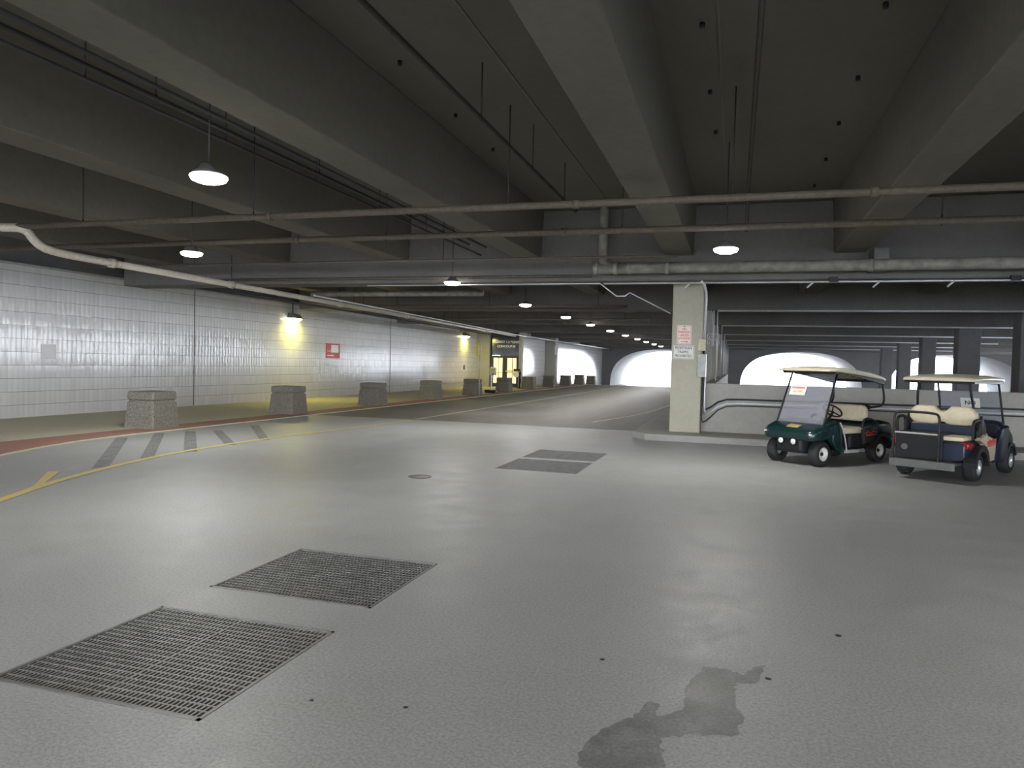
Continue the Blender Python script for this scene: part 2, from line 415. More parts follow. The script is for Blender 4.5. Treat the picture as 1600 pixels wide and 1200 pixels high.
# arcade wall with deep elliptical vaults
def arcade():
    mb = MB(); Y0, Y1 = YA, YA + 11.5; top = 5.4; cs = [-7.7, 6.8, 21.7]; a = 6.2; z0 = -0.7; H = 3.68 - z0 + .0
    def arch(c):
        pts = []
        for k in range(41):
            t = PI - PI * k / 40
            ct, st = math.cos(t), math.sin(t)
            pts.append((c + a * math.copysign(abs(ct) ** 0.80, ct), z0 + (H) * (abs(st) ** 0.72)))
        return pts
    xs_edge = -17.9
    for i, c in enumerate(cs):
        left = xs_edge if i == 0 else (cs[i-1] + c) / 2
        right = 31 if i == 2 else (c + cs[i+1]) / 2
        A = arch(c)
        for yy in (Y0, Y1):
            o = len(mb.v)
            vs = [(left, yy, z0), (left, yy, top)] + [(x, yy, top) for x, z in A] + [(right, yy, top), (right, yy, z0)] + [(x, yy, z) for x, z in A]
            n = len(A); fs = []
            fs.append((0, 1, 2, n + 4))            # left pier
            for k in range(n - 1): fs.append((2 + k, 3 + k, n + 5 + k, n + 4 + k))
            fs.append((1 + n, n + 2, n + 3, 2 * n + 3))
            mb.add(vs, fs)
        vs = [(x, yy, z) for yy in (Y0, Y1) for x, z in A]
        mb.add(vs, [(k, k+1, n+k+1, n+k) for k in range(n-1)], True)
    return mb
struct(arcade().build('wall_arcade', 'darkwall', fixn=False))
gr = MB().box(-120, 140, 98, 300, -1.0, -0.66).box(-120, 140, -120, -24, -1.0, -.05).box(31, 140, -24, 98, -1.0, -.66)
struct(gr.build('ground_outside', 'ground'))

# pavement along the left wall
def sd(poly, y_breaks):   # split strip given as function pairs
    return poly
def strip(name, mat, xin, xout, ys, z, thick=0.06):
    mb = MB(); L = [(xin(y), y) for y in ys]; R_ = [(xout(y), y) for y in ys]; n = len(ys)
    vs = [(x, y, gz(y) + z) for x, y in L] + [(x, y, gz(y) + z) for x, y in R_] + [(x, y, gz(y) + z - thick) for x, y in L] + [(x, y, gz(y) + z - thick) for x, y in R_]
    fs = []
    for k in range(n - 1):
        fs += [(k, n+k, n+k+1, k+1), (n+k, 3*n+k, 3*n+k+1, n+k+1), (k+1, 2*n+k+1, 2*n+k, k)]
    fs += [(0, 2*n, 3*n, n), (n-1, 2*n-1, 4*n-1, 3*n-1)]
    return mb.add(vs, fs).build(name, mat)
def kx(y):   # kerb line x: straight, then swings out towards the camera
    if y >= 12.2: return -12.02
    if y >= 8.8: return -12.02 + 0.066 * (12.2 - y) ** 2
    return -11.257 + 0.45 * (8.8 - y)
YS = [-10, -6, -3, 0, 2, 4, 5, 6, 7, 8, 9, 10, 11, 12, 13, 14, 15, 20, 30, 40, 48, 62, 66, 70, 75, 80, 85]
YS0 = [y for y in YS if y >= 3]
struct(strip('trim_pavement', 'sidewalk', lambda y: WX if y < 48.01 else W2X, lambda y: -12.88, YS, 0.020))
struct(strip('trim_red_edge', 'red', lambda y: -12.88, lambda y: kx(y) - .04, YS0, 0.021))
struct(strip('trim_kerb_edge', 'sidewalk', lambda y: kx(y) - .04, kx, YS0, 0.022))

# traffic island (low kerb) carrying the column and the parapet
isl = [(-1.9, 17.02), (14, 17.02), (14, 19.0), (-.2, 19.0), (-.2, 84), (-2.3, 84), (-2.3, 17.6)]
mb = MB()
def zi(x, y): return gz(y) + .15
mb.prism([(-1.95, 17.02), (29.9, 17.02), (29.9, 18.95), (-.3, 18.95), (-.3, 62), (-2.3, 62), (-2.3, 17.55)], -.02, .15)
struct(mb.build('trim_island_kerb', 'kerb', bevel=.03))
# columns on the island (own things of the building: structure)
def column(x0, x1, y0, y1, z0, z1, mat='column'):
    return struct(MB().box(x0, x1, y0, y1, z0, z1).build('wall_column', mat, bevel=.025))
column(-1.46, -.75, 17.8, 18.6, .15, 3.69)
for y in GY[3:]:
    column(-1.46, -.80, y + .05, y + .8, gz(y), 3.69, 'lowwall')
for (xa, xb_, y) in ((8.45, 9.45, 26.25), (9.1, 9.95, 35.4), (9.72, 10.42, 44.6), (10.35, 11.1, 53.7), (10.9, 11.7, 62.8), (8.3, 9.2, 17.9)):
    if y > 20: column(xa, xb_, y, y + .75, gz(y), 3.69, 'darkwall')
# parapets
struct(MB().box(-.75, 29.9, 18.3, 18.55, .15, 1.33).build('wall_parapet', 'lowwall', bevel=.015))
struct(MB().box(-.79, -.50, 18.6, 61.9, .15, 1.28).build('wall_island_parapet', 'lowwall'))

# ------------------------------------------------------------------ road markings and stains
def ribbon(name, pts, w, mat, z=0.004, taper=None):
    P = smooth_path([(x, y, 0) for x, y in pts], 2); vs = []; n = len(P)
    for i, p in enumerate(P):
        t = (P[min(i+1, n-1)] - P[max(i-1, 0)]).normalized(); nn = Vector((-t.y, t.x, 0))
        for s_ in (-1, 1):
            q = p + nn * w / 2 * s_; vs.append((q.x, q.y, gz(q.y) + z))
    return MB().add(vs, [(2*i, 2*i+1, 2*i+3, 2*i+2) for i in range(n-1)]).build(name, mat)
tag(ribbon('painted_line', [(-7.1, 4.3), (-7.92, 6.2), (-8.40, 7.17), (-8.80, 8.33), (-9.16, 9.82), (-9.28, 10.85), (-9.32, 12.13), (-9.28, 13.11), (-9.05, 15.46), (-8.85, 17.5), (-8.8, 19.2)], .13, 'yellow'),
    'worn yellow line curving across the grey floor at left', 'painted line')
tag(ribbon('painted_line', [(-8.8, 19.4), (-8.8, 40), (-8.8, 62), (-8.8, 78)], .11, 'paleline'),
    'long pale yellow line running down the far brown road towards the arch', 'painted line')
fk = MB().add([(-8.24, 6.84, .006), (-8.40, 7.14, .006), (-9.13, 8.03, .006), (-9.26, 7.95, .006)], [(0, 1, 2, 3)])
tag(fk.build('painted_tick', 'yellow'), 'short thick yellow tick branching off the curved yellow line at left', 'painted mark')
stl = ['first', 'second', 'third', 'fourth', 'fifth']
for i, (a, b, w) in enumerate([((-8.90, 8.50), (-11.8, 11.8), .22), ((-9.10, 9.6), (-11.8, 12.8), .20), ((-9.10, 10.6), (-11.6, 13.5), .22), ((-9.2, 11.8), (-11.2, 13.9), .20), ((-9.15, 12.8), (-11.4, 15.5), .20)]):
    tag(ribbon('faded_stripe', [a, ((a[0]+b[0])/2, (a[1]+b[1])/2), b], w, 'greystripe', .003),
        f'{stl[i]} from left of the dark rubbed-out stripes beside the red kerb', 'floor stripe', 'rubbed-out stripes beside the kerb')
tag(ribbon('painted_line', [(-4.0, 21.5), (-2.9, 27), (-2.55, 40), (-2.5, 60)], .08, 'paleline', .004), 'faint pale line on the brown road left of the traffic island', 'painted line')
jl = MB().box(-11.98, -2.3, 19.27, 19.33, .001, .005)
struct(jl.build('trim_floor_joint', 'steel'))
# dried stain outline, roughened
def blob(name, pts, mat, z, jitter, label, cat, group=None):
    P = [Vector((x, y, 0)) for x, y in pts]; rnd = random.Random(3); out = []
    for i in range(len(P)):
        a, b = P[i], P[(i+1) % len(P)]
        for k in range(6):
            q = a.lerp(b, k/6); out.append((q.x + rnd.uniform(-1, 1)*jitter, q.y + rnd.uniform(-1, 1)*jitter, z))
    o = MB().add(out, [tuple(range(len(out)))]).build(name, mat)
    md = o.modifiers.new('tri', 'TRIANGULATE')
    return tag(o, label, cat, group)
blob('water_stain', [(-.585, 3.02), (-.60, 3.17), (-.54, 3.36), (-.42, 3.52), (-.37, 3.70), (-.31, 3.70), (-.31, 3.57), (-.19, 3.68), (-.19, 4.0), (-.11, 4.26), (.0, 4.27), (.10, 4.22), (.16, 4.36), (.22, 4.40), (.17, 4.13), (.06, 4.1), (.05, 3.9), (.09, 3.7), (.07, 3.5), (-.16, 3.43), (-.27, 3.36), (-.24, 3.2), (-.20, 3.0), (-.35, 2.85), (-.5, 2.9)],
     'stain', .003, .012, 'dark irregular dried stain on the grey floor in the right foreground', 'stain')
for i, (x, y, r, lb) in enumerate([(.69, 5.07, .024, 'dark gum spot on grey floor, right of the dried stain and furthest right'),
        (-.68, 4.16, .016, 'dark gum spot on grey floor, left of and above the dried stain'),
        (.23, 4.22, .018, 'dark gum spot on grey floor, just right of the dried stain'),
        (-1.96, 3.15, .011, 'dark gum spot on grey floor, right of the nearest grating, left one of two'),
        (-1.49, 3.24, .012, 'dark gum spot on grey floor, right of the nearest grating, right one of two')]):
    pts = [(x + r * random.uniform(.7, 1.2) * math.cos(k), y + r * .8 * random.uniform(.7, 1.2) * math.sin(k)) for k in [j * PI / 4 for j in range(8)]]
    tag(MB().prism(pts, 0, .003).build('gum_spot', 'black'), lb, 'gum spot', 'gum spots on the floor')

# ------------------------------------------------------------------ gratings, manhole
def grating(h, label, nb=None):
    x0, x1, y0, y1 = h; cx_, cy_ = (x0+x1)/2, (y0+y1)/2
    t = thing('floor_grating', label, 'floor grating', (cx_, cy_, 0), 0, 'steel floor gratings')
    w, l = (x1-x0)/2 - .003, (y1-y0)/2 - .003
    fr = MB()
    for a in ((-w, w, -l, -l+.018), (-w, w, l-.018, l), (-w, -w+.018, -l, l), (w-.018, w, -l, l)): fr.box(*a, -.05, .003)
    fr.build('frame', 'steel', t)
    for s_ in (-1, 1):
        p = MB(); xa, xb2 = (-w + .022, -.004) if s_ < 0 else (.004, w - .022)
        n = 23
        for k in range(n + 1):
            x = xa + (xb2 - xa) * k / n; p.box(x - .0045, x + .0045, -l + .018, l - .018, -.04, -.002)
        for k in range(21):
            y = -l + .03 + (2*l - .06) * k / 20; p.box(xa, xb2, y - .004, y + .004, -.022, -.001)
        p.build('bar_panel', 'steel', t)
    return t
grating(holes[0], 'nearest large square steel grating in the grey floor, lower left')
grating(holes[1], 'second large square steel grating, just beyond the nearest one')
grating(holes[2], 'nearer of the two paired gratings in the middle of the floor')
grating(holes[3], 'further of the two paired gratings in the middle of the floor')
t = thing('manhole_cover', 'small round iron cover with raised rim set in the grey floor', 'manhole cover', (-4.37, 9.83, 0))
MB().lathe([(.001, .004), (.125, .004), (.14, .002), (.14, 0)], (0, 0, 0)).build('lid', 'iron', t)
MB().lathe([(.145, 0), (.145, .006), (.17, .006), (.175, 0)], (0, 0, 0)).build('ring', 'iron', t)

# ------------------------------------------------------------------ bollards
def bollard():
    t = thing('concrete_bollard', '', 'bollard', (0, 0, 0), 0, 'square aggregate bollards along the red kerb')
    def sq(h, c): return [(-h+c, -h), (h-c, -h), (h, -h+c), (h, h-c), (h-c, h), (-h+c, h), (-h, h-c), (-h, -h+c)]
    def stack(levels):
        mb = MB(); vs = []
        for h, z, c in levels: vs += [(x, y, z) for x, y in sq(h, c)]
        n = 8; fs = [tuple(range(7, -1, -1)), tuple((len(levels)-1)*8 + k for k in range(8))]
        for i in range(len(levels)-1):
            for k in range(n): fs.append((i*n+k, i*n+(k+1) % n, (i+1)*n+(k+1) % n, (i+1)*n+k))
        return mb.add(vs, fs)
    stack([(.43, 0, .03), (.415, .05, .03), (.375, .58, .03), (.355, .60, .03), (.345, .64, .03)]).build('body', 'bollard', t)
    stack([(.345, .63, .03), (.37, .65, .03), (.375, .67, .03), (.372, .80, .03), (.355, .825, .03)]).build('cap', 'bollard', t)
    return t
b0 = bollard()
bw = ['first and nearest concrete bollard beside the red kerb, at far left', 'second concrete bollard from the left, below the yellow wall lamp',
      'third concrete bollard from the left, below the red wall sign', 'fourth concrete bollard from the left, before the end of the long tiled wall',
      'fifth concrete bollard from the left, with a thin sign pole against it', 'sixth concrete bollard, standing in front of the right door leaf',
      'seventh concrete bollard, just right of the concourse doorway', 'eighth concrete bollard, in front of the far pilaster', 'ninth concrete bollard, third from the far end of the row',
      'tenth concrete bollard, last but one of the row', 'eleventh and furthest concrete bollard of the row']
for i in range(11):
    y = 13.72 + 5.40 * i; loc = (-12.86, y, gz(y) + .02)
    if i == 0: b0.location = loc; b0['label'] = bw[0]
    else: dup(b0, loc, bw[i])

# ------------------------------------------------------------------ lamps
def lamp(loc, label, group='round ceiling lamps', energy=LAMP_W, hi=5.40):
    t = thing('ceiling_lamp', label, 'lamp', loc, 0, group)
    MB().lathe([(.02, .13), (.08, .13), (.11, .08), (.17, .03), (.19, .0), (.001, .0)], (0, 0, 0), n=28).build('housing', 'housing', t)
    MB().lathe([(.195, .004), (.20, -.01), (.18, -.045), (.12, -.068), (.001, -.075)], (0, 0, 0), n=28).build('lens', 'lens', t)
    MB().tube([(0, 0, .12), (0, 0, hi - loc[2])], .009, 8).build('stem', 'darkconduit', t)
    ld = bpy.data.lights.new('lamp_light', 'AREA'); ld.shape = 'DISK'; ld.size = .34; ld.energy = energy; ld.color = (1, .98, .94)
    ld.spread = PI
    lo = bpy.data.objects.new('lamp_light', ld); COL.objects.link(lo); lo.parent = t; lo.location = (0, 0, -.085)
    return t
lamp((-5.57, 6.72, 3.66), 'nearest and largest round ceiling lamp, upper left', energy=70.0)
lamp((-10.02, 11.64, 3.66), 'round ceiling lamp near the cream wall pipe, upper left')
lamp((-.2, 12.54, 3.66), 'round ceiling lamp above and right of the concrete column')
rowl = ['nearest lamp of the long row over the road', 'second lamp of the long row over the road', 'third lamp of the long row over the road', 'fourth lamp of the long row over the road',
        'fifth lamp of the long row over the road', 'sixth lamp of the long row over the road', 'seventh lamp of the long row over the road', 'eighth lamp of the long row over the road',
        'ninth lamp of the long row over the road', 'tenth lamp of the long row, close to the far arch']
for i in range(10):
    y = 17.0 + 5.86 * i if i else 16.95
    y = [16.9, 23.5, 29.6, 35.0, 40.9, 46.8, 52.9, 58.3, 64.2, 70.2][i]
    lamp((-6.75, y, 3.66), rowl[i])
# lamps added out of view, behind and to the right, to brighten the interior
for i, p in enumerate([(-5.57, -.2), (-5.57, -7), (-10.0, -1.0), (4.7, 4.4), (10.5, 9.5), (1.2, -1.5), (7.5, -1), (7.5, -8), (0.5, -9), (-13, -8), (14, 2)]):
    lamp((p[0], p[1], 3.66), 'round ceiling lamp added out of view for fill light', 'added ceiling lamps out of view', energy=LAMP_W)

def wallpack(y, z, label):
    t = thing('wall_lamp', label, 'wall lamp', (WX, y, z), 0, 'yellow wall lamps on the tiled wall')
    h = MB().hexa([(0, -.30, 0), (.34, -.30, -.02), (.34, .30, -.02), (0, .30, 0)], [(0, -.26, .20), (.24, -.24, .16), (.24, .24, .16), (0, .26, .20)])
    h.build('housing', 'housing', t)
    MB().hexa([(.03, -.24, -.13), (.24, -.24, -.10), (.24, .24, -.10), (.03, .24, -.13)], [(.02, -.27, 0), (.32, -.27, -.02), (.32, .27, -.02), (.02, .27, 0)]).build('lens', 'ylens', t)
    MB().tube([(.05, 0, .18), (.05, 0, .85)], .02, 8).build('feed_conduit', 'darkconduit', t)
    ld = bpy.data.lights.new('wall_lamp_light', 'AREA'); ld.shape = 'RECTANGLE'; ld.size = .2; ld.size_y = .5; ld.energy = WALLPACK_W; ld.color = (1, .87, .12)
    lo = bpy.data.objects.new('wall_lamp_light', ld); COL.objects.link(lo); lo.parent = t; lo.location = (.18, 0, -.15); lo.rotation_euler = (0, math.radians(-12), 0)
wallpack(25.7, 3.30, 'yellow glowing wall lamp on the long tiled wall, the nearer one')
wallpack(45.4, 3.42, 'yellow glowing wall lamp at the far end of the long tiled wall')

# ------------------------------------------------------------------ pipes overhead
def pipe(name, path, r, mat, label, cat='pipe', group=None, hangers=None, couplings=None, n=12):
    t = thing(name, label, cat, path[0], 0, group); o = Vector(path[0])
    MB().tube([Vector(p) - o for p in path], r, n).build('pipe_run', mat, t)
    if couplings:
        for c in couplings:
            c = Vector(c) - o; d = (Vector(path[-1]) - Vector(path[0])).normalized()
            MB().tube([c - d*.05, c + d*.05], r*1.3, n).build('coupling', mat, t)
    if hangers:
        for h in hangers:
            h = Vector(h) - o; top = 5.40 - o.z
            m = MB().tube([(h.x, h.y, h.z + r*.9), (h.x, h.y, top)], .010, 6)
            m.tube([(h.x, h.y, h.z - r*1.3), (h.x, h.y, h.z + r*1.6)], .014, 6)
            m.build('hanger_rod', 'darkconduit', t)
    return t
pipe('overhead_pipe', [(-13.2, 10.1, 3.95), (10, 10.1, 3.95)], .052, 'pipe', 'nearest brown pipe crossing the whole ceiling below the beams', hangers=[(x, 10.1, 3.95) for x in (-11, -7.5, -3.2, -.1, 3.4)], couplings=[(x, 10.1, 3.95) for x in (-7.2, -2.2, 1.6)])
pipe('overhead_pipe', [(-15.9, 12.4, 3.99), (12, 12.4, 3.99)], .055, 'pipe', 'second grey pipe crossing the ceiling, behind the nearest crossing pipe', hangers=[(x, 12.4, 3.99) for x in (-6.3, -1.9, 2.9)], couplings=[(x, 12.4, 3.99) for x in (-8.2, -2.9, 4.2)])
pipe('overhead_pipe', [(-16.5, 15.2, 3.96), (-1.2, 15.2, 3.96)], .03, 'pipe', 'thin pipe crossing the left ceiling just before the first girder', hangers=[(x, 15.2, 3.96) for x in (-13, -6.3)])
pipe('sprinkler_pipe', [(-3.1, -6, 4.72), (-3.1, 14.2, 4.72)], .028, 'brownpipe', 'thin dark sprinkler pipe running along the ceiling left of the middle beam', hangers=[(-3.1, y, 4.72) for y in (8.6, 11.0, 13.2)])
pipe('sprinkler_pipe', [(.12, -6, 4.72), (.12, 13.4, 4.72), (.12, 13.5, 4.1)], .028, 'brownpipe', 'thin dark sprinkler pipe running along the ceiling right of the middle beam')
pipe('conduit_run', [(-5.62, -6, 4.26), (-5.62, 15.0, 4.26)], .022, 'darkconduit', 'dark conduit along the underside of the wide left beam, the upper of the pair', hangers=[(-5.62, y, 4.26) for y in (6, 9, 12)])
pipe('conduit_run', [(-5.30, -6, 4.225), (-5.30, 15.2, 4.225)], .022, 'darkconduit', 'dark conduit along the underside of the wide left beam, the lower of the pair')
pipe('conduit_run', [(-5.98, 0, 4.30), (-5.98, 16.8, 4.30)], .018, 'darkconduit', 'thin dark conduit hanging left of the conduit pair at the left beam', hangers=[(-5.98, y, 4.30) for y in (5.5, 7.5, 9.5, 11.5, 13.5)])
# insulated pipe
t = thing('insulated_pipe', 'thick pale insulated pipe along the girder right of centre', 'pipe', (-3.1, 16.55, 3.90))
MB().tube([(0, 0, 0), (18, 0, 0)], .12, 16).build('pipe_run', 'insul', t)
MB().tube(smooth_path([(.15, .02, 1.495), (.15, .02, .35), (.15, .02, .13), (.45, 0, 0)], 1), .105, 14).build('riser', 'insul', t)
for x in (.0, .45, .75, 1.6, 5.7, 9.0): MB().tube([(x - .05, 0, 0), (x + .05, 0, 0)], .135, 16).build('collar', 'insul', t)
for x in (5.9, 9.4): MB().box(x - .14, x + .14, -.02, .645, -.10, .34).build('bracket', 'darkwall', t)
# the cream pipe with its elbow on the left
pp = [(-12.9, 10.1, 3.95), (-12.35, 10.12, 3.93), (-12.15, 10.15, 3.66), (-12.18, 10.5, 3.55), (-12.3, 12.0, 3.55)]
t = thing('wall_pipe', 'thick cream pipe with an elbow running along above the long tiled wall', 'pipe', (-12.2, 10.2, 3.55))
o = Vector(t.location)
MB().tube([Vector(p) - o for p in smooth_path(pp, 2)], .075, 14).build('elbow', 'cream_pipe', t)
MB().tube([Vector(p) - o for p in [(-12.3, 12.0, 3.55), (-14.3, 47.5, 3.55)]], .072, 14).build('pipe_run', 'cream_pipe', t)
for y in (12.0, 16, 22, 28, 34, 40):
    x = -12.3 - 2.0 * (y - 12) / 35.5
    MB().tube([Vector((x, y - .06, 3.55)) - o, Vector((x, y + .06, 3.55)) - o], .095, 14).build('coupling', 'cream_pipe', t)
    if y > 12: MB().tube([Vector((x, y, 3.60)) - o, Vector((x, y, 5.40)) - o], .01, 6).build('hanger_rod', 'darkconduit', t)
pipe('conduit_run', [(-13.15, 17.0, 3.45), (-14.85, 47, 3.45)], .03, 'darkconduit', 'thin dark conduit hung beside and below the long cream pipe', hangers=[(-13.15 - 1.7*(y-17)/30, y, 3.45) for y in (19, 25, 31, 37, 43)])
pipe('conduit_run', [(-11.6, 18.4, 3.50), (-13.4, 47, 3.50)], .025, 'conduit', 'thin bright conduit to the right of the long cream pipe', hangers=[(-11.6 - 1.8*(y-18.4)/28.6, y, 3.50) for y in (21, 30, 39)])
pipe('wall_pipe', [(-14.1, 48.5, 3.60), (-13.9, 84.5, 3.60)], .06, 'conduit', 'pale pipe running above the far white tiled wall towards the arch', hangers=[(-14.1+.2*(y-48.5)/36, y, 3.6) for y in (50, 56, 66, 74, 80)])
pipe('overhead_pipe', [(-13, 20.5, 3.75), (-7.2, 20.5, 3.75)], .085, 'insul', 'pale insulated pipe piece behind the first girder on the left', hangers=[(-12, 20.5, 3.75), (-8.4, 20.5, 3.75)])
pipe('overhead_pipe', [(-13.5, 24.6, 3.70), (-3.5, 24.6, 3.70)], .05, 'pipe', 'grey crossing pipe beyond the pale insulated piece', hangers=[(-12, 24.6, 3.70), (-8.4, 24.6, 3.70), (-4.5, 24.6, 3.7)])
pipe('overhead_pipe', [(-13.8, 31.0, 3.66), (-3.5, 31.0, 3.66)], .05, 'pipe', 'furthest grey crossing pipe over the road', hangers=[(-12, 31, 3.66), (-8.4, 31, 3.66), (-4.5, 31, 3.66)])
# bright conduits along girders
gl = ['nearest bright conduit along the underside of the first girder', 'second bright conduit, along the girder behind the column, right side', 'third bright conduit across the right ceiling',
      'fourth bright conduit across the right ceiling', 'fifth bright conduit across the right ceiling', 'sixth bright conduit across the right ceiling', 'seventh and furthest bright conduit across the right ceiling']
for i, y in enumerate(GY[2:9]):
    x0, x1 = (-3.02, 14) if i == 0 else (-.62, 12 + i)
    t = thing('girder_conduit', gl[i], 'conduit', (x0, y - (.05 if i == 0 else .03), 3.63 if i == 0 else 3.68), 0, 'bright conduits along the girders')
    r = .020 if i == 0 else .032
    MB().tube([(0, 0, 0), (x1 - x0, 0, 0)], r, 8).build('pipe_run', 'conduit', t)
    if i: MB().tube([(.0, 0, 0), (.0, 0, -2.40)], .020, 8).build('drop', 'conduit', t)
    if i == 0:
        for x in (2.0, 4.6, 5.9, 7.3, 9.2):
            MB().tube([(x, 0, 0), (x - .13, -.05, -.13)], .022, 6).build('stub', 'conduit', t)
        for x in (5.0, 8.4): MB().box(x - .09, x + .09, -.05, .06, -.01, .10).build('junction_box', 'darkconduit', t)
pipe('girder_conduit', [(-9.2, 17.12, 3.62), (-3.1, 17.12, 3.63), (-2.93, 17.12, 3.50), (-2.70, 17.12, 3.33), (-2.50, 17.12, 3.33), (-2.40, 17.12, 3.41), (-1.50, 17.7, 2.97)], .016, 'conduit',
     'bright conduit left of the column, kinking down to meet it', 'conduit', n=8)
pipe('overhead_pipe', [(-14, 17.05, 3.80), (-3.3, 17.05, 3.80)], .035, 'pipe', 'pipe fixed along the face of the first girder on the left')

# anchors in the ceiling slab
for i, (x, y) in enumerate([(-.45, 8.17), (-.43, 10.16), (-.40, 11.89), (1.33, 8.16), (1.36, 10.09), (1.36, 11.85), (1.4, 13.82), (1.4, 15.71), (-4.08, 8.31), (-4.11, 10.27), (-4.12, 12.06)]):
    t = tag(MB().tube([(x, y, 5.345), (x, y, 5.401)], .028, 8).build('ceiling_anchor', 'black'),
        ['small dark anchor stub in the slab just right of the middle beam', 'small dark anchor stub in the slab left of the wide right beam', 'small dark anchor stub in the slab right of the wide left beam'][0 if i < 3 else 1 if i < 8 else 2], 'ceiling anchor',
        ['anchors right of the middle beam', 'anchors left of the right beam', 'anchors right of the left beam'][0 if i < 3 else 1 if i < 8 else 2])

# ------------------------------------------------------------------ signs and boxes on the column
R90 = (PI/2, 0, 0)
def board(t, w, h, mat, border=None, th=.004, r=.03, name='sign_plate'):
    MB().prism(rounded(w, h, r), 0, th).build(name, mat, t).rotation_euler = R90
    if border:
        bm_ = MB(); A = rounded(w-.03, h-.03, r); B = rounded(w-.045, h-.045, r*.8); n = len(A)
        bm_.add([(x, y, th+.0006) for x, y in A] + [(x, y, th+.0006) for x, y in B], [(k, (k+1) % n, n+(k+1) % n, n+k) for k in range(n)])
        bm_.build('border', border, t).rotation_euler = R90
t = thing('parking_sign', 'white sign with red words NO PARKING UNLESS AUTHORIZED and arrow on the column', 'sign', (-1.17, 17.795, 2.475))
board(t, .335, .45, 'paleredboard', 'redpaint')
MB().box(-.013, .013, -.0062, -.005, .19, .212).build('bolt', 'ink', t)
for k, (w_, s_) in enumerate([('NO', .075), ('PARKING', .075), ('UNLESS', .075), ('AUTHORIZED', .06)]):
    text_mesh('lettering', w_, s_, 'redpaint', t, (0, -.0065, .135 - .075*k), R90, sx=.82 if k < 3 else .74, bold=.0012)
ar = MB().add([(-.08, -.008, 0), (.06, -.008, 0), (.06, 0.008, 0), (-.08, .008, 0), (.05, -.022, 0), (.10, 0, 0), (.05, .022, 0)], [(0, 1, 2, 3), (4, 5, 6)])
a_ = ar.build('arrow', 'redpaint', t, fixn=False); a_.rotation_euler = R90; a_.location = (0, -.0065, -.165)
t = thing('pedestrian_sign', 'white sign reading PEDESTRIAN TRAFFIC PROHIBITED below the parking sign', 'sign', (-1.18, 17.795, 2.06))
board(t, .50, .325, 'signwhite', 'ink')
for k, w_ in enumerate(['PEDESTRIAN', 'TRAFFIC', 'PROHIBITED']):
    text_mesh('lettering', w_, .086, 'ink', t, (0, -.0065, .095 - .092*k), R90, sx=.82, bold=.001)
t = thing('electrical_box', 'small beige electrical box on the right edge of the column', 'electrical box', (-.755, 17.74, 2.10))
MB().box(-.085, .085, -.04, .06, 0, .27).build('box_body', 'boxbeige', t, bevel=.006)
MB().box(-.068, .068, -.047, -.04, .01, .26).build('cover', 'boxbeige', t)
t = thing('electrical_cabinet', 'grey electrical cabinet below the beige box on the column', 'electrical box', (-.745, 17.74, 1.48))
MB().box(-.10, .09, -.05, .06, 0, .54).build('box_body', 'boxgrey', t, bevel=.006)
MB().box(.091, .105, -.052, .06, .0, .545).build('side_flange', 'white', t)
MB().box(-.093, .083, -.058, -.05, .01, .53).build('door', 'boxgrey', t)
pipe('column_conduit', [(-.79, 17.08, 3.66), (-.72, 17.12, 3.60), (-.69, 17.6, 3.45), (-.69, 17.74, 3.30), (-.70, 17.74, 2.37)], .028, 'conduit', 'bright conduit running down the right edge of the column into the beige box', 'conduit', n=10)
for z in (3.25, 2.45):
    pass
pipe('column_conduit', [(-.72, 18.1, 3.6), (-.72, 18.1, 1.4)], .02, 'darkconduit', 'thin dark conduit on the right side face of the column', 'conduit')
pipe('column_conduit', smooth_path([(-.70, 17.78, 1.48), (-.70, 17.78, .95), (-.68, 17.90, .74), (-.60, 18.2, .70), (-.28, 18.26, .95), (.2, 18.26, .97), (8, 18.26, .97)], 1), .022, 'darkconduit', 'upper dark conduit sweeping from the grey cabinet along the parapet', 'conduit')
pipe('column_conduit', smooth_path([(-.66, 17.80, 1.48), (-.66, 17.80, .85), (-.65, 17.9, .62), (-.57, 18.2, .60), (-.28, 18.26, .84), (.2, 18.26, .875), (8, 18.26, .875)], 1), .020, 'conduit', 'bright conduit between two dark ones along the parapet', 'conduit')
pipe('column_conduit', smooth_path([(-.725, 17.86, 1.48), (-.725, 17.86, .62), (-.71, 17.90, .40), (-.62, 18.22, .42), (-.28, 18.26, .78), (.2, 18.26, .82), (8, 18.26, .82)], 1), .014, 'darkconduit', 'lower dark conduit sweeping from the grey cabinet along the parapet', 'conduit')
# hanging conduit with looped hooks on the column behind
t = thing('hook_rack', 'hanging conduit with looped hooks on the column behind the near column', 'hook rack', (-.745, 26.22, 2.45))
MB().tube([(0, 0, 0), (0, 0, 1.24)], .026, 8).build('rod', 'conduit', t)
MB().tube([(0, 0, 0), (0, 0, .5)], .030, 8).build('sleeve', 'conduit', t)
for s_ in (-1, 1):
    for z in (.14, .34):
        MB().tube(smooth_path([(0, 0, z + .06), (s_*.16, 0, z + .13), (s_*.20, 0, z + .04), (s_*.20, 0, z - .06), (s_*.13, 0, z - .08), (s_*.12, 0, z + .04)], 2), .009, 6).build('hook', 'conduit', t)

